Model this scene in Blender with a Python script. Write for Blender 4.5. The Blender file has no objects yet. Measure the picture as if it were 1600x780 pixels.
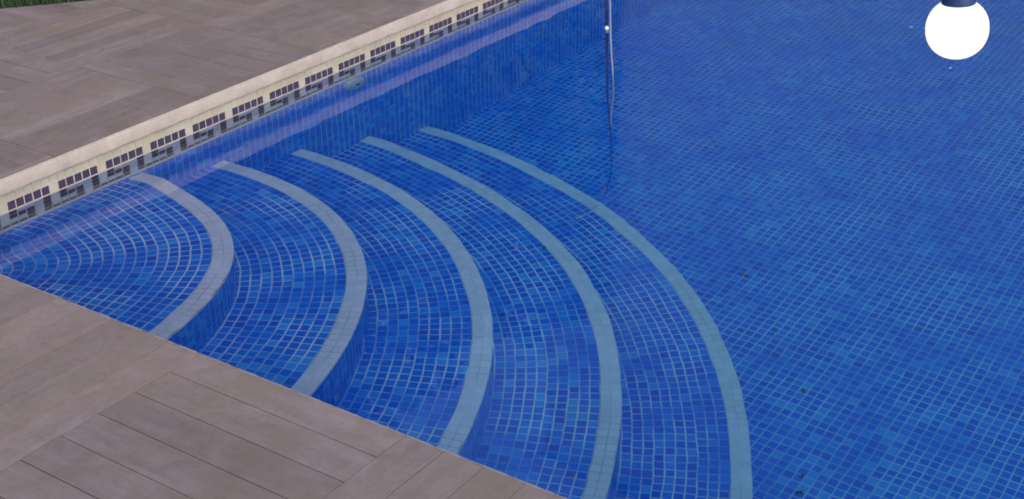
import bpy, bmesh, math, random
from mathutils import Vector, Matrix

S = bpy.context.scene
COL = S.collection
RND = random.Random(7)

# ------------------------------------------------------------------ camera
cam_d = bpy.data.cameras.new('camera')
cam = bpy.data.objects.new('camera', cam_d)
COL.objects.link(cam)
S.camera = cam
cam_d.sensor_width = 36.0
cam_d.lens = 36.0 * 2135.0 / 1600.0
cam_d.shift_x = -12.97 / 1600.0
cam_d.shift_y = 2.78 / 1600.0
cam_d.clip_start = 0.05
cam_d.clip_end = 2000.0
RX = (0.824413, 0.56573, -0.017119)
UY = (-0.240752, 0.37789, 0.894001)
FZ = (-0.512232, 0.732904, -0.447738)
cam.matrix_world = Matrix(((RX[0], UY[0], -FZ[0], 2.727324),
                           (RX[1], UY[1], -FZ[1], -1.427766),
                           (RX[2], UY[2], -FZ[2], 1.368797),
                           (0, 0, 0, 1)))

# ------------------------------------------------------------------ sky, sun, exposure
SUN_ELEV = math.radians(24)
SUN_AZ = math.radians(-25)          # direction the light comes from, in the ground plane
world = bpy.data.worlds.new('World')
S.world = world
world.use_nodes = True
wn = world.node_tree
bg = wn.nodes['Background']
sky = wn.nodes.new('ShaderNodeTexSky')
sky.sky_type = 'NISHITA'
sky.sun_disc = False
sky.sun_elevation = SUN_ELEV
sky.sun_rotation = math.radians(90) - SUN_AZ
sky.air_density = 1.0
sky.dust_density = 1.0
sky.ozone_density = 2.0
wn.links.new(sky.outputs[0], bg.inputs[0])
bg.inputs[1].default_value = 0.10

sun_d = bpy.data.lights.new('sun', 'SUN')
sun_d.energy = 0.42
sun_d.angle = math.radians(40)
sun_d.color = (1.0, 0.93, 0.86)
sun = bpy.data.objects.new('sun', sun_d)
COL.objects.link(sun)
sd = Vector((math.cos(SUN_AZ) * math.cos(SUN_ELEV), math.sin(SUN_AZ) * math.cos(SUN_ELEV), math.sin(SUN_ELEV)))
sun.rotation_euler = sd.to_track_quat('Z', 'Y').to_euler()

S.cycles.pixel_filter_type = 'BLACKMAN_HARRIS'
S.cycles.filter_width = 1.8
S.view_settings.view_transform = 'Standard'
S.view_settings.look = 'None'
S.view_settings.gamma = 1.0
S.view_settings.use_curve_mapping = False
S.view_settings.exposure = 1.73

# ------------------------------------------------------------------ measures (metres)
P = 0.025                                   # mosaic pitch
CU, CV = 0.07095, 0.09593                   # centre of the round steps
RS = [0.63625, 0.94154, 1.23899, 1.53720, 1.83659]
ZS = [-0.11863, -0.29457, -0.48156, -0.65459, -0.82849]
ZF = -0.96706
STRIP = 0.0488
CORR = [[0.14191, -0.43505, 0.42422, -0.14404, 0.01243],
        [0.07568, -0.30271, 0.39168, -0.18458, 0.02554],
        [0.02231, -0.10306, 0.17622, -0.12679, 0.02977],
        [0.20884, -0.73641, 0.90669, -0.45734, 0.07913],
        [0.17740, -0.64779, 0.83347, -0.44208, 0.08039]]
TH0 = [0.12, 0.20, 0.26, 0.30, 0.42]
NEAR = -0.063                               # near wall plane (v)
FARV = 7.0                                  # end wall
FARU = 4.5
DECK = 0.110
EDGE_V = -0.0126


def ring(k, th, dr=0.0):
    t = min(max(th, TH0[k]), 1.56)
    c = 0.0
    for a in CORR[k]:
        c = c * t + a
    return RS[k] + c + dr


def pol(r, th):
    return (CU + r * math.cos(th), CV + r * math.sin(th))


# ------------------------------------------------------------------ object helpers
def empty(name, label=None, cat=None, loc=(0, 0, 0), group=None):
    o = bpy.data.objects.new(name, None)
    COL.objects.link(o)
    o.location = loc
    o.empty_display_size = 0.1
    tag(o, label, cat, group)
    return o


def tag(o, label=None, cat=None, group=None, kind=None):
    if label: o['label'] = label
    if cat: o['category'] = cat
    if group: o['group'] = group
    if kind: o['kind'] = kind
    return o


class MB:
    """collects vertices, faces, uv and a per-face colour seed for one mesh"""
    def __init__(s):
        s.v, s.f, s.uv, s.mi, s.col, s.sm = [], [], [], [], [], []

    def face(s, pts, uv=None, mi=0, col=0.5, smooth=False):
        b = len(s.v)
        s.v += [tuple(p) for p in pts]
        s.f.append(tuple(range(b, b + len(pts))))
        s.uv.append(uv or [(p[0] / P, p[1] / P) for p in pts])
        s.mi.append(mi)
        s.col.append(col)
        s.sm.append(smooth)

    def box(s, a, b, mi=0, col=0.5):
        x0, y0, z0 = a
        x1, y1, z1 = b
        for q, ax in ((((x0, y0, z1), (x1, y0, z1), (x1, y1, z1), (x0, y1, z1)), (0, 1)),
                      (((x0, y1, z0), (x1, y1, z0), (x1, y0, z0), (x0, y0, z0)), (0, 1)),
                      (((x0, y0, z0), (x1, y0, z0), (x1, y0, z1), (x0, y0, z1)), (0, 2)),
                      (((x1, y1, z0), (x0, y1, z0), (x0, y1, z1), (x1, y1, z1)), (0, 2)),
                      (((x0, y1, z0), (x0, y0, z0), (x0, y0, z1), (x0, y1, z1)), (1, 2)),
                      (((x1, y0, z0), (x1, y1, z0), (x1, y1, z1), (x1, y0, z1)), (1, 2))):
            s.face(q, [(p[ax[0]] / P, p[ax[1]] / P) for p in q], mi, col)

    def build(s, name, mats, parent=None, weld=0.0):
        m = bpy.data.meshes.new(name)
        m.from_pydata(s.v, [], s.f)
        ul = m.uv_layers.new(name='UVMap')
        i = 0
        for f in s.uv:
            for u in f:
                ul.data[i].uv = u
                i += 1
        at = m.attributes.new('seed', 'FLOAT', 'FACE')
        for j, c in enumerate(s.col):
            at.data[j].value = c
        for j, p in enumerate(m.polygons):
            p.material_index = s.mi[j]
            p.use_smooth = s.sm[j]
        if not isinstance(mats, (list, tuple)): mats = [mats]
        for mt in mats: m.materials.append(mt)
        if weld:
            bm = bmesh.new()
            bm.from_mesh(m)
            bmesh.ops.remove_doubles(bm, verts=bm.verts, dist=weld)
            bm.to_mesh(m)
            bm.free()
        o = bpy.data.objects.new(name, m)
        COL.objects.link(o)
        if parent: o.parent = parent
        return o


def tube(mb, pts, rad, n=10, cap=True):
    """smooth tube through pts (radius list)"""
    pts = [Vector(p) for p in pts]
    rings = []
    for i, p in enumerate(pts):
        t = (pts[min(i + 1, len(pts) - 1)] - pts[max(i - 1, 0)]).normalized()
        a = t.cross(Vector((0, 0, 1)))
        if a.length < 1e-3: a = t.cross(Vector((1, 0, 0)))
        a.normalize()
        b = a.cross(t)
        rings.append([p + (a * math.cos(2 * math.pi * k / n) + b * math.sin(2 * math.pi * k / n)) * rad[i] for k in range(n)])
    for i in range(len(rings) - 1):
        for k in range(n):
            l = (k + 1) % n
            mb.face((rings[i][k], rings[i][l], rings[i + 1][l], rings[i + 1][k]), smooth=True)
    if cap:
        mb.face(list(reversed(rings[0])))
        mb.face(rings[-1])


def spline(pts, n=6):
    """Catmull-Rom through tuples"""
    out = []
    for i in range(len(pts) - 1):
        p0, p1, p2, p3 = pts[max(i - 1, 0)], pts[i], pts[i + 1], pts[min(i + 2, len(pts) - 1)]
        for j in range(n):
            t = j / n
            out.append(tuple(0.5 * (2 * b + (c - a) * t + (2 * a - 5 * b + 4 * c - d) * t * t + (3 * b - a - 3 * c + d) * t ** 3)
                             for a, b, c, d in zip(p0, p1, p2, p3)))
    out.append(tuple(pts[-1]))
    return out


def lathe(mb, prof, n=24, c=(0, 0, 0), mi=0, axis='z'):
    for (r0, z0), (r1, z1) in zip(prof[:-1], prof[1:]):
        for k in range(n):
            a, b = 2 * math.pi * k / n, 2 * math.pi * (k + 1) / n
            q = [(r0 * math.cos(a), r0 * math.sin(a), z0), (r0 * math.cos(b), r0 * math.sin(b), z0),
                 (r1 * math.cos(b), r1 * math.sin(b), z1), (r1 * math.cos(a), r1 * math.sin(a), z1)]
            if axis == 'x': q = [(p[2], p[0], p[1]) for p in q]
            q = [(p[0] + c[0], p[1] + c[1], p[2] + c[2]) for p in q]
            if r0 < 1e-6: q = [q[0], q[2], q[3]]
            elif r1 < 1e-6: q = q[:3]
            mb.face(q, smooth=True, mi=mi)


# ------------------------------------------------------------------ materials
def mat(name):
    m = bpy.data.materials.new(name)
    m.use_nodes = True
    return m, m.node_tree, m.node_tree.nodes['Principled BSDF']


class NT:
    def __init__(s, t): s.t = t
    def n(s, typ, **kw):
        o = s.t.nodes.new(typ)
        for k, v in kw.items(): setattr(o, k, v)
        return o
    def l(s, a, b): s.t.links.new(a, b)
    def math(s, op, a, b=None, c=None, clamp=False):
        o = s.n('ShaderNodeMath', operation=op, use_clamp=clamp)
        for i, x in enumerate((a, b, c)):
            if x is None: continue
            if isinstance(x, (int, float)): o.inputs[i].default_value = x
            else: s.l(x, o.inputs[i])
        return o.outputs[0]
    def mix(s, fac, a, b, mode='MIX'):
        o = s.n('ShaderNodeMix', data_type='RGBA', blend_type=mode)
        for i, x in ((0, fac), (6, a), (7, b)):
            if isinstance(x, (int, float)): o.inputs[i].default_value = x
            elif isinstance(x, tuple): o.inputs[i].default_value = (*x, 1) if len(x) == 3 else x
            else: s.l(x, o.inputs[i])
        return o.outputs[2]
    def ramp(s, fac, stops, interp='LINEAR'):
        o = s.n('ShaderNodeValToRGB')
        o.color_ramp.interpolation = interp
        el = o.color_ramp.elements
        while len(el) < len(stops): el.new(0.5)
        for e, (p, c) in zip(el, stops):
            e.position = p
            e.color = (*c, 1)
        s.l(fac, o.inputs[0])
        return o.outputs[0]
    def noise(s, vec, scale, detail=3, rough=0.55, dim='3D', dist=0.0):
        o = s.n('ShaderNodeTexNoise', noise_dimensions=dim)
        o.inputs['Scale'].default_value = scale
        o.inputs['Detail'].default_value = detail
        o.inputs['Roughness'].default_value = rough
        o.inputs['Distortion'].default_value = dist
        if vec is not None: s.l(vec, o.inputs['Vector'])
        return o.outputs['Fac']
    def rng(s, x, a, b, c=0.0, d=1.0, smooth=False):
        o = s.n('ShaderNodeMapRange')
        if smooth: o.interpolation_type = 'SMOOTHSTEP'
        for i, v in enumerate((a, b, c, d)): o.inputs[i + 1].default_value = v
        s.l(x, o.inputs[0])
        return o.outputs[0]


def mosaic(name, stops, grout, gw=0.075, fade=(0.25, 1.0), cloud=0.35, jx=1.0, jy=1.0):
    """square glass mosaic read from UVs that count tiles"""
    m, t, bs = mat(name)
    N = NT(t)
    uv = N.n('ShaderNodeUVMap', uv_map='UVMap').outputs[0]
    geo = N.n('ShaderNodeNewGeometry').outputs['Position']
    wob = N.n('ShaderNodeTexNoise', noise_dimensions='3D')
    wob.inputs['Scale'].default_value = 18.0
    wob.inputs['Detail'].default_value = 1.0
    N.l(geo, wob.inputs['Vector'])
    sub = N.n('ShaderNodeVectorMath', operation='SUBTRACT')
    N.l(wob.outputs['Color'], sub.inputs[0])
    sub.inputs[1].default_value = (0.5, 0.5, 0.5)
    sc = N.n('ShaderNodeVectorMath', operation='SCALE')
    N.l(sub.outputs[0], sc.inputs[0])
    sc.inputs['Scale'].default_value = 0.16
    ad = N.n('ShaderNodeVectorMath', operation='ADD')
    N.l(uv, ad.inputs[0])
    N.l(sc.outputs[0], ad.inputs[1])
    sep = N.n('ShaderNodeSeparateXYZ')
    N.l(ad.outputs[0], sep.inputs[0])
    fx, fy = N.math('FLOOR', sep.outputs[0]), N.math('FLOOR', sep.outputs[1])
    comb = N.n('ShaderNodeCombineXYZ')
    N.l(fx, comb.inputs[0])
    N.l(fy, comb.inputs[1])
    wnz = N.n('ShaderNodeTexWhiteNoise', noise_dimensions='2D')
    N.l(comb.outputs[0], wnz.inputs['Vector'])
    # sheets of mosaic drift a little in colour as well
    drift = N.noise(geo, 2.3, 2)
    sh = N.n('ShaderNodeCombineXYZ')
    N.l(N.math('FLOOR', N.math('DIVIDE', fx, 13.0)), sh.inputs[0])
    N.l(N.math('FLOOR', N.math('DIVIDE', fy, 13.0)), sh.inputs[1])
    wsh = N.n('ShaderNodeTexWhiteNoise', noise_dimensions='2D')
    N.l(sh.outputs[0], wsh.inputs['Vector'])
    drift = N.math('ADD', drift, N.math('MULTIPLY', N.math('SUBTRACT', wsh.outputs['Value'], 0.5), 0.45))
    val = N.math('ADD', wnz.outputs['Value'], N.math('MULTIPLY', N.math('SUBTRACT', drift, 0.5), 0.25), clamp=True)
    colr = N.ramp(val, stops)
    cl = N.noise(geo, 120.0, 2)
    colr = N.mix(N.math('MULTIPLY', cl, cloud), colr, N.mix(1.0, colr, (1.5, 1.35, 1.2), 'MULTIPLY'))
    # distance to the nearest joint; tiles differ a hair in size
    jit = N.math('MULTIPLY_ADD', N.math('FRACT', N.math('MULTIPLY', wnz.outputs['Value'], 37.7)), 0.03, gw - 0.015)
    dx = N.math('SUBTRACT', 0.5, N.math('ABSOLUTE', N.math('SUBTRACT', N.math('FRACT', sep.outputs[0]), 0.5)))
    dy = N.math('SUBTRACT', 0.5, N.math('ABSOLUTE', N.math('SUBTRACT', N.math('FRACT', sep.outputs[1]), 0.5)))
    jox = N.rng(N.math('SUBTRACT', dx, N.math('MULTIPLY', jit, 0.55 + 0.45 * jx)), -0.02, 0.03, 1.0, 0.0, True)
    joy = N.rng(N.math('SUBTRACT', dy, N.math('MULTIPLY', jit, 0.55 + 0.45 * jy)), -0.02, 0.03, 1.0, 0.0, True)
    joint = N.math('MAXIMUM', N.math('MULTIPLY', jox, jx), N.math('MULTIPLY', joy, jy))
    vis = N.rng(N.noise(geo, 5.5, 3, 0.6), 0.38, 0.62, fade[0], fade[1], True)
    fac = N.math('MULTIPLY', joint, vis)
    gcol = N.mix(N.noise(geo, 9.0, 3), grout, tuple(g * 0.72 for g in grout))
    out = N.mix(fac, colr, gcol)
    dirt = N.rng(N.noise(geo, 3.1, 5, 0.65), 0.55, 0.8, 0.0, 0.22, True)
    out = N.mix(dirt, out, (0.10, 0.17, 0.26))
    N.l(out, bs.inputs['Base Color'])
    N.l(N.rng(fac, 0, 1, 0.22, 0.75), bs.inputs['Roughness'])
    bs.inputs['Specular IOR Level'].default_value = 0.2
    bmp = N.n('ShaderNodeBump')
    bmp.inputs['Strength'].default_value = 0.35
    bmp.inputs['Distance'].default_value = 0.0015
    N.l(N.math('SUBTRACT', 1.0, joint), bmp.inputs['Height'])
    N.l(bmp.outputs[0], bs.inputs['Normal'])
    return m


BLUE = [(0.0, (0.009, 0.099, 0.524)), (0.06, (0.010, 0.114, 0.582)), (0.40, (0.011, 0.136, 0.621)),
        (0.75, (0.015, 0.171, 0.660)), (0.94, (0.028, 0.221, 0.698)), (1.0, (0.050, 0.275, 0.698))]
M_floor = mosaic('blue_mosaic_floor', BLUE, (0.33, 0.57, 0.80), gw=0.075, fade=(0.5, 1.0))
M_step = mosaic('blue_mosaic_steps', BLUE, (0.68, 0.68, 0.76), gw=0.072, fade=(0.25, 1.0), jx=0.72)
M_wall = mosaic('blue_mosaic_wall', BLUE, (0.32, 0.42, 0.64), gw=0.085, jy=0.45)
M_riser = mosaic('blue_mosaic_riser', BLUE, (0.24, 0.33, 0.56), gw=0.075, fade=(0.05, 0.55), jy=0.35)
M_strip = mosaic('pale_mosaic_nosing', [(0.0, (0.55, 0.51, 0.61)), (0.5, (0.60, 0.55, 0.66)), (1.0, (0.64, 0.585, 0.69))],
                 (0.30, 0.27, 0.25), gw=0.035, fade=(0.0, 0.75), cloud=0.08)


def stone(name, a, b, c, scale, rough=0.8, bump=0.3, bscale=160.0, dist=0.002):
    m, t, bs = mat(name)
    N = NT(t)
    geo = N.n('ShaderNodeNewGeometry').outputs['Position']
    n1 = N.noise(geo, scale, 6, 0.65)
    n2 = N.noise(geo, scale * 9, 4, 0.7)
    col = N.ramp(n1, [(0.3, a), (0.5, b), (0.72, c)])
    col = N.mix(N.rng(n2, 0.35, 0.75, 0, 0.35), col, tuple(x * 0.7 for x in b))
    N.l(col, bs.inputs['Base Color'])
    bs.inputs['Roughness'].default_value = rough
    bm_ = N.n('ShaderNodeBump')
    bm_.inputs['Strength'].default_value = bump
    bm_.inputs['Distance'].default_value = dist
    N.l(N.noise(geo, bscale, 5, 0.7), bm_.inputs['Height'])
    N.l(bm_.outputs[0], bs.inputs['Normal'])
    return m


M_cream = stone('cream_edge_stone', (0.36, 0.285, 0.235), (0.425, 0.345, 0.285), (0.48, 0.40, 0.335), 14.0, 0.85, 0.6, 140.0, 0.003)
M_creamtile = stone('cream_border_tile', (0.38, 0.33, 0.24), (0.46, 0.40, 0.30), (0.51, 0.45, 0.36), 11.0, 0.5, 0.15)
M_bluelittile = stone('blue_lit_border_tile', (0.36, 0.40, 0.47), (0.43, 0.47, 0.55), (0.48, 0.52, 0.60), 11.0, 0.4, 0.15)  # submerged cream tile, with blue underwater bounce light put into its colour
M_darktile = stone('dark_border_tile', (0.035, 0.025, 0.05), (0.055, 0.036, 0.07), (0.08, 0.05, 0.09), 60.0, 0.3, 0.1)
M_bed = stone('paving_joint', (0.04, 0.028, 0.025), (0.065, 0.047, 0.041), (0.11, 0.08, 0.068), 9.0, 0.95)
M_concrete = stone('concrete', (0.25, 0.24, 0.23), (0.32, 0.31, 0.30), (0.38, 0.37, 0.35), 6.0)


def planks():
    m, t, bs = mat('wood_look_paving')
    N = NT(t)
    uv = N.n('ShaderNodeUVMap', uv_map='UVMap').outputs[0]
    geo = N.n('ShaderNodeNewGeometry').outputs['Position']
    at = N.n('ShaderNodeAttribute', attribute_name='seed', attribute_type='GEOMETRY').outputs['Fac']
    mp = N.n('ShaderNodeMapping')
    mp.inputs['Scale'].default_value = (2.6, 26.0, 1.0)
    N.l(uv, mp.inputs['Vector'])
    add = N.n('ShaderNodeVectorMath', operation='ADD')
    N.l(mp.outputs[0], add.inputs[0])
    cmb = N.n('ShaderNodeCombineXYZ')
    N.l(N.math('MULTIPLY', at, 91.0), cmb.inputs[2])
    N.l(cmb.outputs[0], add.inputs[1])
    grain = N.noise(add.outputs[0], 1.0, 6, 0.62, dist=0.6)
    fine = N.noise(add.outputs[0], 5.0, 4, 0.7)
    cloud = N.noise(geo, 7.0, 5, 0.6)
    big = N.noise(geo, 1.7, 3, 0.55)
    base = N.ramp(grain, [(0.25, (0.271, 0.181, 0.150)), (0.5, (0.339, 0.230, 0.198)), (0.75, (0.399, 0.279, 0.241))])
    blot = N.noise(geo, 16.0, 6, 0.68, dist=0.8)
    speck = N.noise(geo, 95.0, 4, 0.75)
    base = N.mix(N.rng(cloud, 0.44, 0.62, 0, 0.75, True), base, (0.275, 0.189, 0.138))
    base = N.mix(N.rng(big, 0.45, 0.62, 0, 0.55, True), base, (0.339, 0.221, 0.165))
    base = N.mix(N.rng(blot, 0.50, 0.70, 0, 0.35, True), base, (0.422, 0.296, 0.260))
    base = N.mix(N.rng(blot, 0.50, 0.32, 0, 0.35, True), base, (0.225, 0.150, 0.118))
    base = N.mix(N.rng(speck, 0.48, 0.75, 0, 0.45), base, (0.214, 0.145, 0.118))
    base = N.mix(N.rng(fine, 0.5, 0.8, 0, 0.4), base, (0.214, 0.147, 0.120))
    v = N.rng(at, 0, 1, 0.88, 1.11)
    sc = N.n('ShaderNodeVectorMath', operation='SCALE')
    N.l(base, sc.inputs[0])
    N.l(v, sc.inputs['Scale'])
    N.l(sc.outputs[0], bs.inputs['Base Color'])
    N.l(N.rng(cloud, 0.3, 0.7, 0.62, 0.8), bs.inputs['Roughness'])
    bs.inputs['Specular IOR Level'].default_value = 0.3
    b = N.n('ShaderNodeBump')
    b.inputs['Strength'].default_value = 0.25
    b.inputs['Distance'].default_value = 0.0015
    N.l(N.math('ADD', grain, fine), b.inputs['Height'])
    N.l(b.outputs[0], bs.inputs['Normal'])
    return m


M_plank = planks()


def plain(name, col, rough=0.5, metal=0.0, spec=0.5, var=0.25, scale=60.0):
    m, t, bs = mat(name)
    N = NT(t)
    geo = N.n('ShaderNodeNewGeometry').outputs['Position']
    c = N.mix(N.noise(geo, scale, 4), tuple(x * (1 - var) for x in col), tuple(min(1, x * (1 + var)) for x in col))
    N.l(c, bs.inputs['Base Color'])
    bs.inputs['Roughness'].default_value = rough
    bs.inputs['Metallic'].default_value = metal
    bs.inputs['Specular IOR Level'].default_value = spec
    return m


M_white = plain('white_plastic', (0.72, 0.74, 0.72), 0.35, var=0.06)
M_inlet = plain('pale_inlet_plastic', (0.22, 0.34, 0.44), 0.35, var=0.08)
M_dark = plain('dark_plastic', (0.02, 0.025, 0.03), 0.4)
M_socket = plain('dark_blue_socket', (0.012, 0.035, 0.13), 0.45)
M_cable = plain('pale_cable', (0.44, 0.38, 0.39), 0.5, var=0.12)
M_cord = plain('dark_cord', (0.018, 0.055, 0.22), 0.6)
M_leaf = plain('dead_leaf', (0.03, 0.035, 0.02), 0.8)
M_petal = plain('pale_petal', (0.75, 0.76, 0.74), 0.6, var=0.05)


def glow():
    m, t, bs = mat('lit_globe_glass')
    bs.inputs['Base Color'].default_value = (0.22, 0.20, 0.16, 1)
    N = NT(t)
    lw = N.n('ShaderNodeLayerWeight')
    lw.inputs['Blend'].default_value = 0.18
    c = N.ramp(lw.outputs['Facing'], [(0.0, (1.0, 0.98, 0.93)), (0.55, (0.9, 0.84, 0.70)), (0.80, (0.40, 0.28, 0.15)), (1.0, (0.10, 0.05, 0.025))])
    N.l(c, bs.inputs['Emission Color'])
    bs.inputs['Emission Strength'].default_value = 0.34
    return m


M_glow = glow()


def water_mat():
    m = bpy.data.materials.new('pool_water')
    m.use_nodes = True
    t = m.node_tree
    t.nodes.remove(t.nodes['Principled BSDF'])
    N = NT(t)
    out = t.nodes['Material Output']
    g = N.n('ShaderNodeBsdfGlass')
    g.inputs['IOR'].default_value = 1.333
    g.inputs['Roughness'].default_value = 0.0
    geo = N.n('ShaderNodeNewGeometry').outputs['Position']
    b = N.n('ShaderNodeBump')
    b.inputs['Strength'].default_value = 1.0
    b.inputs['Distance'].default_value = 0.0017
    N.l(N.noise(geo, 4.0, 2, 0.45), b.inputs['Height'])
    N.l(b.outputs[0], g.inputs['Normal'])
    N.l(g.outputs[0], out.inputs['Surface'])
    a = N.n('ShaderNodeVolumeAbsorption')
    a.inputs['Color'].default_value = (0.16, 0.91, 0.992, 1)
    a.inputs['Density'].default_value = 0.50
    N.l(a.outputs[0], out.inputs['Volume'])
    return m


M_water = water_mat()

# ------------------------------------------------------------------ setting: lawn, patio, water
LAWN = 0.085


def grass_mat(name, a, b, c):
    m, t, bs = mat(name)
    N = NT(t)
    at = N.n('ShaderNodeAttribute', attribute_name='seed', attribute_type='GEOMETRY').outputs['Fac']
    geo = N.n('ShaderNodeNewGeometry').outputs['Position']
    f = N.math('ADD', N.math('MULTIPLY', at, 0.6), N.math('MULTIPLY', N.noise(geo, 8.0, 3), 0.4))
    N.l(N.ramp(f, [(0.2, a), (0.5, b), (0.8, c)]), bs.inputs['Base Color'])
    bs.inputs['Roughness'].default_value = 0.7
    return m


M_lawn = grass_mat('lawn_soil', (0.02, 0.03, 0.008), (0.03, 0.045, 0.012), (0.045, 0.06, 0.02))
M_grass = grass_mat('grass_blades', (0.016, 0.034, 0.008), (0.028, 0.058, 0.012), (0.06, 0.09, 0.025))

mb = MB()
B = 300.0
hx0, hx1, hy0, hy1 = -0.35, 4.85, -0.4, 7.35
for q in (((-B, -B), (B, -B), (B, hy0), (-B, hy0)), ((-B, hy1), (B, hy1), (B, B), (-B, B)),
          ((-B, hy0), (hx0, hy0), (hx0, hy1), (-B, hy1)), ((hx1, hy0), (B, hy0), (B, hy1), (hx1, hy1))):
    mb.face([(x, y, LAWN - 0.03) for x, y in q])
tag(mb.build('lawn', M_lawn), kind='structure')

# patio: basket-weave of wood-look planks, 6 to a block, laid on a dark joint bed
# the far side of the paving ends on a slant where the grass begins
GA, GB = Vector((-1.143, 1.176)), Vector((-0.952, 1.411))
gd = (GB - GA).normalized()
gn = Vector((-gd.y, gd.x))                     # points to the grass
BLK, PW, GAP = 0.475, 0.475 / 6, 0.0016


def inset_plank(mb, x0, y0, x1, y1, along_x, clip=None):
    if x1 - x0 < 0.004 or y1 - y0 < 0.004: return
    g = GAP / 2
    gx = RND.choice((0.0002, 0.0003, 0.0007)) if along_x is False else 0.0006   # tight long joints one way, open ones the other
    x0, y0, x1, y1 = x0 + gx, y0 + g, x1 - gx, y1 - g
    poly = [Vector((x0, y0)), Vector((x1, y0)), Vector((x1, y1)), Vector((x0, y1))]
    if clip:
        res = []
        for i in range(len(poly)):
            a, b = poly[i], poly[(i + 1) % len(poly)]
            da, db = (a - GA).dot(gn), (b - GA).dot(gn)
            if da <= 0: res.append(a)
            if (da < 0) != (db < 0): res.append(a.lerp(b, da / (da - db)))
        poly = res
        if len(poly) < 3: return
    seed = RND.random()
    dz = RND.uniform(-0.0004, 0.0004)
    cx = sum((p.x for p in poly)) / len(poly)
    cy = sum((p.y for p in poly)) / len(poly)
    c = Vector((cx, cy))
    top = [p + (c - p).normalized() * 0.0006 for p in poly]
    ox, oy = RND.random() * 3, RND.random() * 3
    uvf = (lambda p: (p[0] + ox, p[1] + oy)) if along_x else (lambda p: (p[1] + ox, p[0] + oy))
    z = DECK + dz
    mb.face([(p.x, p.y, z) for p in top], [uvf(p) for p in top], 0, seed)
    for i in range(len(poly)):
        j = (i + 1) % len(poly)
        q = [(poly[i], z - 0.0005), (poly[j], z - 0.0005), (top[j], z), (top[i], z)]
        mb.face([(p.x, p.y, h) for p, h in q], [uvf(p) for p, h in q], 0, seed)
        q = [(poly[i], z - 0.010), (poly[j], z - 0.010), (poly[j], z - 0.0005), (poly[i], z - 0.0005)]
        mb.face([(p.x, p.y, h) for p, h in q], [uvf(p) for p, h in q], 1, seed)


def weave(mb, x0, x1, y0, y1, ox, oy, par, clip=None):
    i0, i1 = math.floor((x0 - ox) / BLK), math.ceil((x1 - ox) / BLK)
    j0, j1 = math.floor((y0 - oy) / BLK), math.ceil((y1 - oy) / BLK)
    for i in range(i0, i1):
        for j in range(j0, j1):
            bx, by = ox + i * BLK, oy + j * BLK
            ax = (i + j + par) % 2 == 0
            for k in range(6):
                if ax: r = (bx, by + k * PW, bx + BLK, by + (k + 1) * PW)
                else: r = (bx + k * PW, by, bx + (k + 1) * PW, by + BLK)
                r = (max(r[0], x0), max(r[1], y0), min(r[2], x1), min(r[3], y1))
                if r[2] > r[0] and r[3] > r[1]: inset_plank(mb, *r, ax, clip)


mb = MB()
XE = 4.56                                        # far rim of the pool is paved the same way
weave(mb, -2.6, 6.0, -2.4, EDGE_V - 0.006, 1.033, -0.487, 0)
weave(mb, -2.6, 0.043, EDGE_V, 8.2, -0.45, 0.45, 1, True)
weave(mb, FARU - 0.05, 6.0, EDGE_V, 8.2, 0.0, 0.0, 0)
weave(mb, 0.043, FARU - 0.05, FARV - 0.05, 8.2, 0.0, 0.0, 1)
# worn raw edge of the paving along the near side of the pool
nx = 900
for i in range(nx):
    xa, xb = -0.05 + 4.6 * i / nx, -0.05 + 4.6 * (i + 1) / nx
    def lip(x):
        w = 0.5 * math.sin(x * 83) + 0.3 * math.sin(x * 211 + 1) + 0.2 * math.sin(x * 467 + 2)
        v = EDGE_V + 0.0008 * w
        return [(x, EDGE_V - 0.0068 - 0.0012 * w, DECK - 0.0003), (x, v - 0.0022, DECK - 0.0012), (x, v, DECK - 0.0045), (x, v, 0.071)]
    la, lb = lip(xa), lip(xb)
    for k in range(3):
        mb.face([la[k], lb[k], lb[k + 1], la[k + 1]], None, 2)
# bed under the planks
zb0, zb1 = 0.070, DECK - 0.006
mb.box((-2.6, -2.4, zb0), (6.0, EDGE_V - 0.008, zb1), 1)
mb.box((FARU - 0.046, EDGE_V - 0.008, zb0), (6.0, 8.2, zb1), 1)
mb.box((-0.1, FARV - 0.046, zb0), (FARU - 0.046, 8.2, zb1), 1)
far_poly = [(-0.1, EDGE_V - 0.004)]
pts = []
def slant_x(y): return GA.x + (y - GA.y) * (gd.x / gd.y)
for y in (EDGE_V - 0.004, 8.2):
    pts.append((max(-2.6, slant_x(y)), y))
y_in = GA.y + (-0.1 - GA.x) * gd.y / gd.x
bed = [(-2.6, EDGE_V - 0.004), (-0.1, EDGE_V - 0.004), (-0.1, y_in)]
yl = GA.y + (-2.6 - GA.x) * gd.y / gd.x
bed = [(max(-2.6, slant_x(EDGE_V)), EDGE_V - 0.004), (-0.1, EDGE_V - 0.004), (-0.1, y_in)]
mb.face([(x, y, zb1) for x, y in bed], None, 1)
for i in range(3):
    a, b = bed[i], bed[(i + 1) % 3]
    mb.face([(a[0], a[1], zb0), (b[0], b[1], zb0), (b[0], b[1], zb1), (a[0], a[1], zb1)], None, 1)
patio = mb.build('patio', [M_plank, M_bed, M_cream])
tag(patio, kind='structure')

# water: one closed body, its sides and bottom inside the pool shell
mb = MB()
mb.box((-0.02, NEAR - 0.02, ZF - 0.04), (FARU + 0.02, FARV + 0.02, 0.0))
tag(mb.build('water', M_water, weld=1e-5), kind='structure')

# ------------------------------------------------------------------ swimming pool
pool = empty('swimming_pool', 'swimming pool lined with blue mosaic, cream edge and dark meander tile border', 'swimming pool')

mb = MB()
mb.box((-0.3, NEAR - 0.3, ZF - 0.2), (FARU + 0.3, FARV + 0.3, ZF))
mb.build('floor', M_floor, pool)

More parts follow.
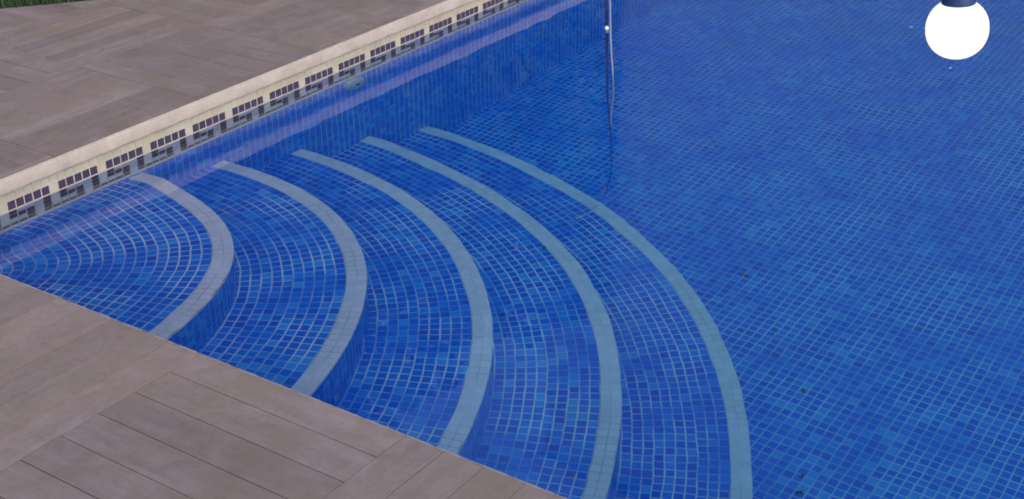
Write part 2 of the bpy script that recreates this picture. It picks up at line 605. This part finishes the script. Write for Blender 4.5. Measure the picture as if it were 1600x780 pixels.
ZT = 0.0660                                      # underside of the coping
for a, b in (((-0.3, NEAR - 0.3, ZF), (0.0, FARV + 0.3, ZT)),
             ((0.0, NEAR - 0.3, ZF), (FARU, NEAR, ZT)),
             ((FARU, NEAR - 0.3, ZF), (FARU + 0.3, FARV + 0.3, ZT)),
             ((0.0, FARV, ZF), (FARU, FARV + 0.3, ZT))):
    mb = MB()
    mb.box(a, b)
    mb.build('wall', M_wall, pool)

# meander border: rows from the coping down; D = dark tile
ROWS = ['......',
        'DDDDD.',
        'D...D.',
        'DDD.D.',
        '..D.D.',
        'D.D.DD'.replace('D.D.DD', 'DDD.DD')]
V0 = 0.3223


def border(length, fn, phase):
    mb = MB()
    ztop = ZT - 0.0005
    zrow1 = 0.0265
    n0, n1 = math.floor(-0.2 / P), math.ceil(length / P)
    # grout backing
    for (z1, z0) in ((ztop, -0.108),):
        mb.face([fn(-0.05, z0, 0.0015), fn(length, z0, 0.0015), fn(length, z1, 0.0015), fn(-0.05, z1, 0.0015)], None, 0, 0.1)
        mb.face([fn(-0.05, z0, 0.0), fn(length, z0, 0.0), fn(length, z0, 0.0015), fn(-0.05, z0, 0.0015)], None, 0, 0.1)
    for r in range(7):
        z1 = zrow1 + (1 - r) * P
        z0 = z1 - P
        if r == 6: z0 = z1 - 0.012
        if r == 0: z1 = ztop
        if r == 5: z0 = z1 - 0.017
        if r == 6: z1, z0 = z1 + 0.008, z1 - 0.008
        for c in range(n0, n1):
            s0 = phase + c * P
            if s0 < -0.05 or s0 + P > length: continue
            ch = '.' if r in (0, 6) else ROWS[r][c % 6]
            g = 0.0018
            j = RND.uniform(-0.0004, 0.0004)
            a, b, zb, zt = s0 + g + j, s0 + P - g + j, z0 + g, z1 - g
            d = 0.0032 + RND.uniform(-0.0003, 0.0003)
            e = 0.0008
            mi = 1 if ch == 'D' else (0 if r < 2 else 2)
            col = RND.random()
            fr = [(a + e, zb + e), (b - e, zb + e), (b - e, zt - e), (a + e, zt - e)]
            bk = [(a, zb), (b, zb), (b, zt), (a, zt)]
            mb.face([fn(x, z, d) for x, z in fr], None, mi, col)
            for i in range(4):
                k = (i + 1) % 4
                mb.face([fn(*bk[i], 0.0015), fn(*bk[k], 0.0015), fn(*fr[k], d), fn(*fr[i], d)], None, mi, col)
    return mb.build('tile_border', [M_creamtile, M_darktile, M_bluelittile], pool)


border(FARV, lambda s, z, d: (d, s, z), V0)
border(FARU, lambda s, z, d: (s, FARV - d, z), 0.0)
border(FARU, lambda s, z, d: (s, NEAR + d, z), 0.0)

# coping: cream bull-nosed edge, in pieces as long as a paving block, slightly chipped underneath
PROF = [(-0.25, 0.0660), (0.040, 0.0660), (0.0465, 0.0668), (0.0495, 0.0700), (0.0505, 0.0760), (0.0505, 0.098),
        (0.0492, 0.1035), (0.0465, 0.1065), (0.042, 0.1078), (-0.25, 0.1035)]


def coping(fn, s0, s1):
    mb = MB()
    s = s0
    while s < s1:
        e = min(s + BLK, s1)
        n = 24
        g = 0.0003
        off = [RND.uniform(-0.0002, 0.0002) for _ in range(2)]
        for k in range(n):
            a, b = s + g + (e - s - 2 * g) * k / n, s + g + (e - s - 2 * g) * (k + 1) / n
            for i in range(len(PROF) - 1):
                def pt(t, i):
                    d, z = PROF[i]
                    if 0 < i < len(PROF) - 2:
                        w = math.sin(t * 61.0) * 0.4 + math.sin(t * 173.0 + 1) * 0.35 + math.sin(t * 389.0 + 2) * 0.25
                        d += w * 0.0009 + off[0]
                        if i <= 3: z += max(0, math.sin(t * 97.0 + 0.7) * math.sin(t * 31.0)) * 0.0035
                    return fn(t, d, z)
                mb.face([pt(a, i), pt(b, i), pt(b, i + 1), pt(a, i + 1)], smooth=True)
        mb.face([fn(s + g, d, z) for d, z in PROF])
        mb.face([fn(e - g, d, z) for d, z in reversed(PROF)])
        s = e
    o = mb.build('coping', M_cream, pool, weld=1e-5)
    return o


coping(lambda t, d, z: (d, t, z), -0.025, FARV + 0.2)
coping(lambda t, d, z: (t, NEAR + d - 0.0008, min(z, 0.0975)), 0.06, FARU)

# return inlet in the wall (a fitting of the pool)
mb = MB()
lathe(mb, [(0.0, 0.020), (0.026, 0.019), (0.040, 0.014), (0.046, 0.006), (0.047, -0.02)], 28, (0, 1.585, -0.158), 0, 'x')
inl = mb.build('inlet', M_inlet, pool)
mb = MB()
lathe(mb, [(0.0, 0.0215), (0.008, 0.0215), (0.008, 0.017)], 20, (0, 1.585, -0.158), 0, 'x')
mb.build('nozzle', M_dark, inl)

# ------------------------------------------------------------------ round corner steps
steps = empty('pool_steps', 'fan of five curved underwater corner steps in blue mosaic with pale nosing strips', 'steps', (CU, CV, ZF))


def shift(pts): return [(p[0] - CU, p[1] - CV, p[2] - ZF) for p in pts]


DTH = 0.02
THS = [-0.50 + DTH * i for i in range(int(2.75 / DTH) + 1)]


def inside(p): return p[0] > -0.06 and p[1] > NEAR - 0.06


for k in range(5):
    z = ZS[k]
    zl = ZS[k + 1] if k < 4 else ZF
    mb = MB()
    # rings of tiles from the nosing inwards, laid as strips of a few rings that share their joints
    i, grp, off, Rg = 0, 0, 0.0, 0.0
    left = 0
    while True:
        rmid = RS[k] - STRIP - (i + 0.5) * P
        if rmid < P * 0.6: break
        if k > 0 and rmid < RS[k - 1] - 3.2 * P: break
        if left == 0:
            left = RND.choice((2, 3, 4, 4, 5)) if rmid > 0.3 else 1
            Rg = rmid - (left - 1) * P * 0.5
            off = RND.random() * 50
            n_t = Rg / P
        left -= 1
        for a, b in zip(THS[:-1], THS[1:]):
            q = []
            for th, dr in ((a, -STRIP - i * P), (b, -STRIP - i * P), (b, -STRIP - (i + 1) * P), (a, -STRIP - (i + 1) * P)):
                r = max(ring(k, th, dr), 0.001)
                x, y = pol(r, th)
                q.append((x, y, z))
            if not any(inside(p) for p in q): continue
            uv = [(a * n_t + off, i + 40 * k), (b * n_t + off, i + 40 * k), (b * n_t + off, i + 1 + 40 * k), (a * n_t + off, i + 1 + 40 * k)]
            mb.face(shift(list(reversed(q))), list(reversed(uv)), 0, 0.5, False)
        i += 1
    # riser
    zr = z - 0.012
    for a, b in zip(THS[:-1], THS[1:]):
        q = []
        for th, zz in ((a, zl - 0.02), (b, zl - 0.02), (b, zr), (a, zr)):
            x, y = pol(ring(k, th, -0.0008), th)
            q.append((x, y, zz))
        if not any(inside(p) for p in q): continue
        n_t = RS[k] / P
        uv = [(a * n_t, (zl - 0.02) / P + 300), (b * n_t, (zl - 0.02) / P + 300), (b * n_t, zr / P + 300), (a * n_t, zr / P + 300)]
        mb.face(shift(q), uv, 1, 0.5, True)
    st = mb.build('step', [M_step, M_riser], steps, weld=1e-5)
    # nosing: two rows of pale tiles with an eased edge
    mb = MB()
    pr = [(-STRIP, -0.004, 2.0), (-STRIP + 0.0004, 0.0006, 2.0), (-STRIP / 2, 0.0008, 1.0), (-0.0035, 0.0006, 0.08), (-0.0010, -0.0006, 0.06), (0.0, -0.0035, 0.06), (0.0, -0.0125, 0.06)]
    n_t = RS[k] / P
    for a, b in zip(THS[:-1], THS[1:]):
        for (d0, h0, u0), (d1, h1, u1) in zip(pr[:-1], pr[1:]):
            q = []
            for th, d, h in ((a, d0, h0), (b, d0, h0), (b, d1, h1), (a, d1, h1)):
                x, y = pol(ring(k, th, d), th)
                q.append((x, y, z + h))
            if not any(inside(p) for p in q): continue
            uv = [(a * n_t, u0), (b * n_t, u0), (b * n_t, u1), (a * n_t, u1)]
            mb.face(shift(list(reversed(q))), list(reversed(uv)), 0, 0.5, False)
    mb.build('nosing', M_strip, st, weld=1e-5)

# ------------------------------------------------------------------ lit globe and cord, added in place of a lamp reflection
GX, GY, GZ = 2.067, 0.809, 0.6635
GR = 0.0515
lamp = empty('lamp_reflection_globe', 'glowing white globe added above the water in place of a lamp reflection', 'lamp', (GX, GY, GZ))
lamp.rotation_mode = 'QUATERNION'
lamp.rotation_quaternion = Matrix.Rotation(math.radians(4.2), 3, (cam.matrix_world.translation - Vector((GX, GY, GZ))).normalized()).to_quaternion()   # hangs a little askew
mb = MB()
prof = []
for j in range(33):
    a = -math.pi / 2 + (math.pi / 2 + math.radians(60)) * j / 32
    # slightly squared sphere, a touch flatter than wide
    ca, sa = math.cos(a), math.sin(a)
    prof.append((GR * math.copysign(abs(ca) ** 0.93, ca) if ca > 1e-6 else 0.0, GR * 0.985 * math.copysign(abs(sa) ** 0.95, sa)))
lathe(mb, prof, 48)
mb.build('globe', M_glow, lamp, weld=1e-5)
mb = MB()
zt = prof[-1][1]
lathe(mb, [(0.0, zt - 0.006), (0.024, zt - 0.006), (0.0275, zt - 0.003), (0.028, zt + 0.004), (0.026, zt + 0.03), (0.022, zt + 0.055), (0.008, zt + 0.066), (0.0, zt + 0.066)], 32)
sk = mb.build('socket', M_socket, lamp, weld=1e-5)
mb = MB()
tube(mb, [(0, 0, zt + 0.06), (0, 0, 1.9)], [0.003, 0.003], 8)
mb.build('cord', M_dark, lamp)

# ------------------------------------------------------------------ cables in the pool
PALE = [(0.10, 2.96, 0.001), (0.196, 2.797, 0.001), (0.274, 2.669, 0.001), (0.316, 2.601, 0.001), (0.508, 2.286, 0.001), (0.629, 2.091, 0.001),
        (0.704, 1.974, -0.001), (0.791, 1.834, -0.006), (0.841, 1.747, -0.014), (0.881, 1.672, -0.032), (0.905, 1.630, -0.062)]
pts = spline(PALE, 6)
n = len(pts)
mb = MB()
tube(mb, pts, [0.0046 - 0.0034 * i / (n - 1) for i in range(n)], 10)
tag(mb.build('floating_cable', M_cable, weld=1e-6), 'thin pale cable floating straight on the water surface near the long wall', 'cable')

DARKP = [(0.09, 2.96, -0.02), (0.245, 2.693, -0.02), (0.48, 2.308, -0.02), (0.649, 2.033, -0.02), (0.792, 1.799, -0.03), (0.861, 1.695, -0.06),
         (0.869, 1.69, -0.2), (0.818, 1.78, -0.45), (0.752, 1.891, -0.7), (0.718, 1.939, -0.84), (0.717, 1.915, -0.93), (0.733, 1.858, -0.90), (0.785, 1.74, -0.817)]
pts = spline(DARKP, 6)
n = len(pts)
mb = MB()
tube(mb, pts, [max(0.0014, 0.0052 - 0.0066 * i / (n - 1)) for i in range(n)], 8)
cord = mb.build('sunken_cord', M_cord, weld=1e-6)
tag(cord, 'dark blue cord beside the floating cable, sinking in a curve to the lowest step', 'cord')
pts = spline([(0.785, 1.74, -0.817), (0.785, 1.703, -0.815), (0.776, 1.675, -0.818), (0.77, 1.663, -0.821)], 5)
mb = MB()
tube(mb, pts, [0.0028] * len(pts), 8)
mb.build('end_sleeve', plain('faded_sleeve', (0.42, 0.42, 0.50), 0.6), cord, weld=1e-6)

mb = MB()
lathe(mb, [(0.0, -0.008), (0.005, -0.006), (0.0072, -0.002), (0.0072, 0.002), (0.005, 0.006), (0.0, 0.008)], 14)
o = mb.build('float_bead', M_white, weld=1e-6)
o.location = (0.477, 2.314, 0.004)
tag(o, 'small white float bead on the dark cord beside the pale cable', 'float')

# ------------------------------------------------------------------ debris
def leaf(loc, size, rot, label, name='fallen_leaf', m=M_leaf, group='dead leaves on the pool bottom', cat='leaf'):
    mb = MB()
    out = []
    n = 12
    for i in range(n):
        a = 2 * math.pi * i / n
        r = size * (0.5 + 0.5 * abs(math.cos(a))) * RND.uniform(0.75, 1.15)
        out.append((r * math.cos(a), 0.6 * r * math.sin(a), size * 0.35 * RND.random()))
    low = [(x, y, z - size * 0.08) for x, y, z in out]
    c1, c0 = (0, 0, size * 0.25), (0, 0, size * 0.17)
    for i in range(n):
        j = (i + 1) % n
        mb.face([c1, out[i], out[j]])
        mb.face([c0, low[j], low[i]])
        mb.face([low[i], low[j], out[j], out[i]])
    o = mb.build(name, m, weld=1e-7)
    o.location = loc
    o.rotation_euler = (0, 0, rot)
    tag(o, label, cat, group)
    return o


for (x, y), s, lb in (((0.221, 2.133), 0.013, 'dark dead leaf on the pool floor close to the long wall beyond the lowest step'),
                      ((0.61, 2.406), 0.010, 'greenish dead leaf on the pool floor right of the hanging cable'),
                      ((1.639, 1.358), 0.010, 'black curled leaf scrap on open pool floor right of the lowest pale nosing'),
                      ((1.282, 1.76), 0.010, 'dark leaf scrap on the pool floor in the middle of the right half'),
                      ((1.786, 1.018), 0.011, 'lower of two dark leaf scraps near the bottom edge of the pool view'),
                      ((1.767, 1.07), 0.008, 'upper of two dark leaf scraps near the bottom edge of the pool view')):
    leaf((x, y, ZF + 0.002), s, RND.random() * 6, lb)
leaf((0.967, 1.012, ZS[3] + 0.002), 0.007, 1.0, 'tiny dark leaf scrap lying on the fourth step tread')
leaf((0.867, 1.347, ZS[3] + 0.004), 0.008, 2.0, 'brown leaf crumb caught at the back of the fourth pale nosing')
leaf((1.316, 2.849, 0.001), 0.006, 0.3, 'white petal floating on the water left of the globe lamp', 'floating_petal', M_petal, 'white petals on the water', 'petal')
leaf((1.558, 2.519, 0.001), 0.005, 1.3, 'white petal floating on the water just below the globe lamp', 'floating_petal', M_petal, 'white petals on the water', 'petal')

# ------------------------------------------------------------------ grass beyond the paving
mb = MB()
for i in range(5200):
    s = RND.uniform(-0.9, 1.3)
    d = RND.random() ** 1.6 * 1.1 + 0.004
    p = GA + gd * s + gn * d
    h = RND.uniform(0.03, 0.065)
    a = RND.random() * 6.283
    w = RND.uniform(0.0016, 0.003)
    lx, ly = math.cos(a) * w, math.sin(a) * w
    bx, by = RND.uniform(-0.035, 0.035), RND.uniform(-0.035, 0.035)
    z0 = LAWN - 0.032
    col = RND.random()
    m1 = (p.x + bx * 0.35, p.y + by * 0.35, z0 + h * 0.65)
    tp = (p.x + bx, p.y + by, z0 + h * 1.25)
    mb.face([(p.x - lx, p.y - ly, z0), (p.x + lx, p.y + ly, z0), (m1[0] + lx * 0.8, m1[1] + ly * 0.8, m1[2]), (m1[0] - lx * 0.8, m1[1] - ly * 0.8, m1[2])], None, 0, col)
    mb.face([(m1[0] - lx * 0.8, m1[1] - ly * 0.8, m1[2]), (m1[0] + lx * 0.8, m1[1] + ly * 0.8, m1[2]), tp], None, 0, col)
tag(mb.build('grass', M_grass), 'short green grass growing along the slanted edge of the paving', 'grass', kind='stuff')

# ------------------------------------------------------------------ tall hedge added out of view to darken what the water mirrors
hedge_backdrop = empty('hedge_backdrop', 'tall dark green clipped hedge added out of view to darken the pool reflection', 'hedge_backdrop', (-6.5, 6.0, LAWN - 0.03))
HL, HH, HD = 10.5, 7.6, 0.9
mb = MB()
for i in range(30000):
    y = RND.uniform(-HL, 6.9)
    top = HH * (0.93 + 0.05 * math.sin(y * 1.3) + 0.03 * math.sin(y * 4.1 + 1))
    z = 0.15 + RND.random() ** 0.9 * (top - 0.15)
    side = RND.random()
    x = HD * (1 - 0.12 * z / HH) * (1.0 - RND.random() ** 2 * 0.5) * (1 if side < 0.72 else -1)
    if RND.random() < 0.08:
        z, x = top + RND.uniform(-0.2, 0.12), RND.uniform(-HD, HD)
    s_ = RND.uniform(0.06, 0.15) * (1.0 if y < 7 else 1.15)
    a = Vector((RND.gauss(0, 1), RND.gauss(0, 1), RND.gauss(0, 1))).normalized()
    b = a.orthogonal().normalized()
    c = a.cross(b)
    o_ = Vector((x, y, z))
    mb.face([o_ - b * s_, o_ + c * s_ * 0.5, o_ + b * s_ * 1.2, o_ - c * s_ * 0.5], None, 0, RND.random())
mb.build('foliage', grass_mat('hedge_leaves', (0.012, 0.03, 0.008), (0.025, 0.05, 0.014), (0.045, 0.08, 0.02)), hedge_backdrop)
mb = MB()
for i in range(20):
    y = -HL + 0.5 + i * (6.6 + HL - 1) / 19
    tube(mb, [(0, y, 0), (0.03, y + 0.04, 2.5), (0.0, y, HH * 0.85)], [0.09, 0.07, 0.02], 8)
mb.box((-HD * 0.42, -HL + 0.1, 0.3), (HD * 0.42, 6.6, HH * 0.80))
mb.build('branches', plain('hedge_wood', (0.03, 0.028, 0.018), 0.9), hedge_backdrop)

# ------------------------------------------------------------------ house added out of view to give the water an even grey haze
house_backdrop = empty('house_backdrop', 'tall plain grey rendered house added out of view to grey the reflection in the pool', 'house_backdrop', (1.0, 18.0, LAWN - 0.03))
M_render = stone('grey_render', (0.20, 0.195, 0.19), (0.23, 0.222, 0.215), (0.26, 0.25, 0.24), 1.2, 0.9, 0.3, 60.0, 0.004)
mb = MB()
mb.box((-8.6, -4.0, 0.45), (9.0, 4.0, 11.6))
mb.build('wall', M_render, house_backdrop)
mb = MB()
mb.box((-8.64, -4.04, 0.0), (9.04, 4.04, 0.45))
mb.build('plinth', M_concrete, house_backdrop)
mb = MB()
mb.box((-8.75, -4.15, 11.6), (9.15, 4.15, 11.82))
mb.box((-8.68, -4.08, 11.82), (9.08, 4.08, 12.0))
mb.build('roof', M_concrete, house_backdrop)
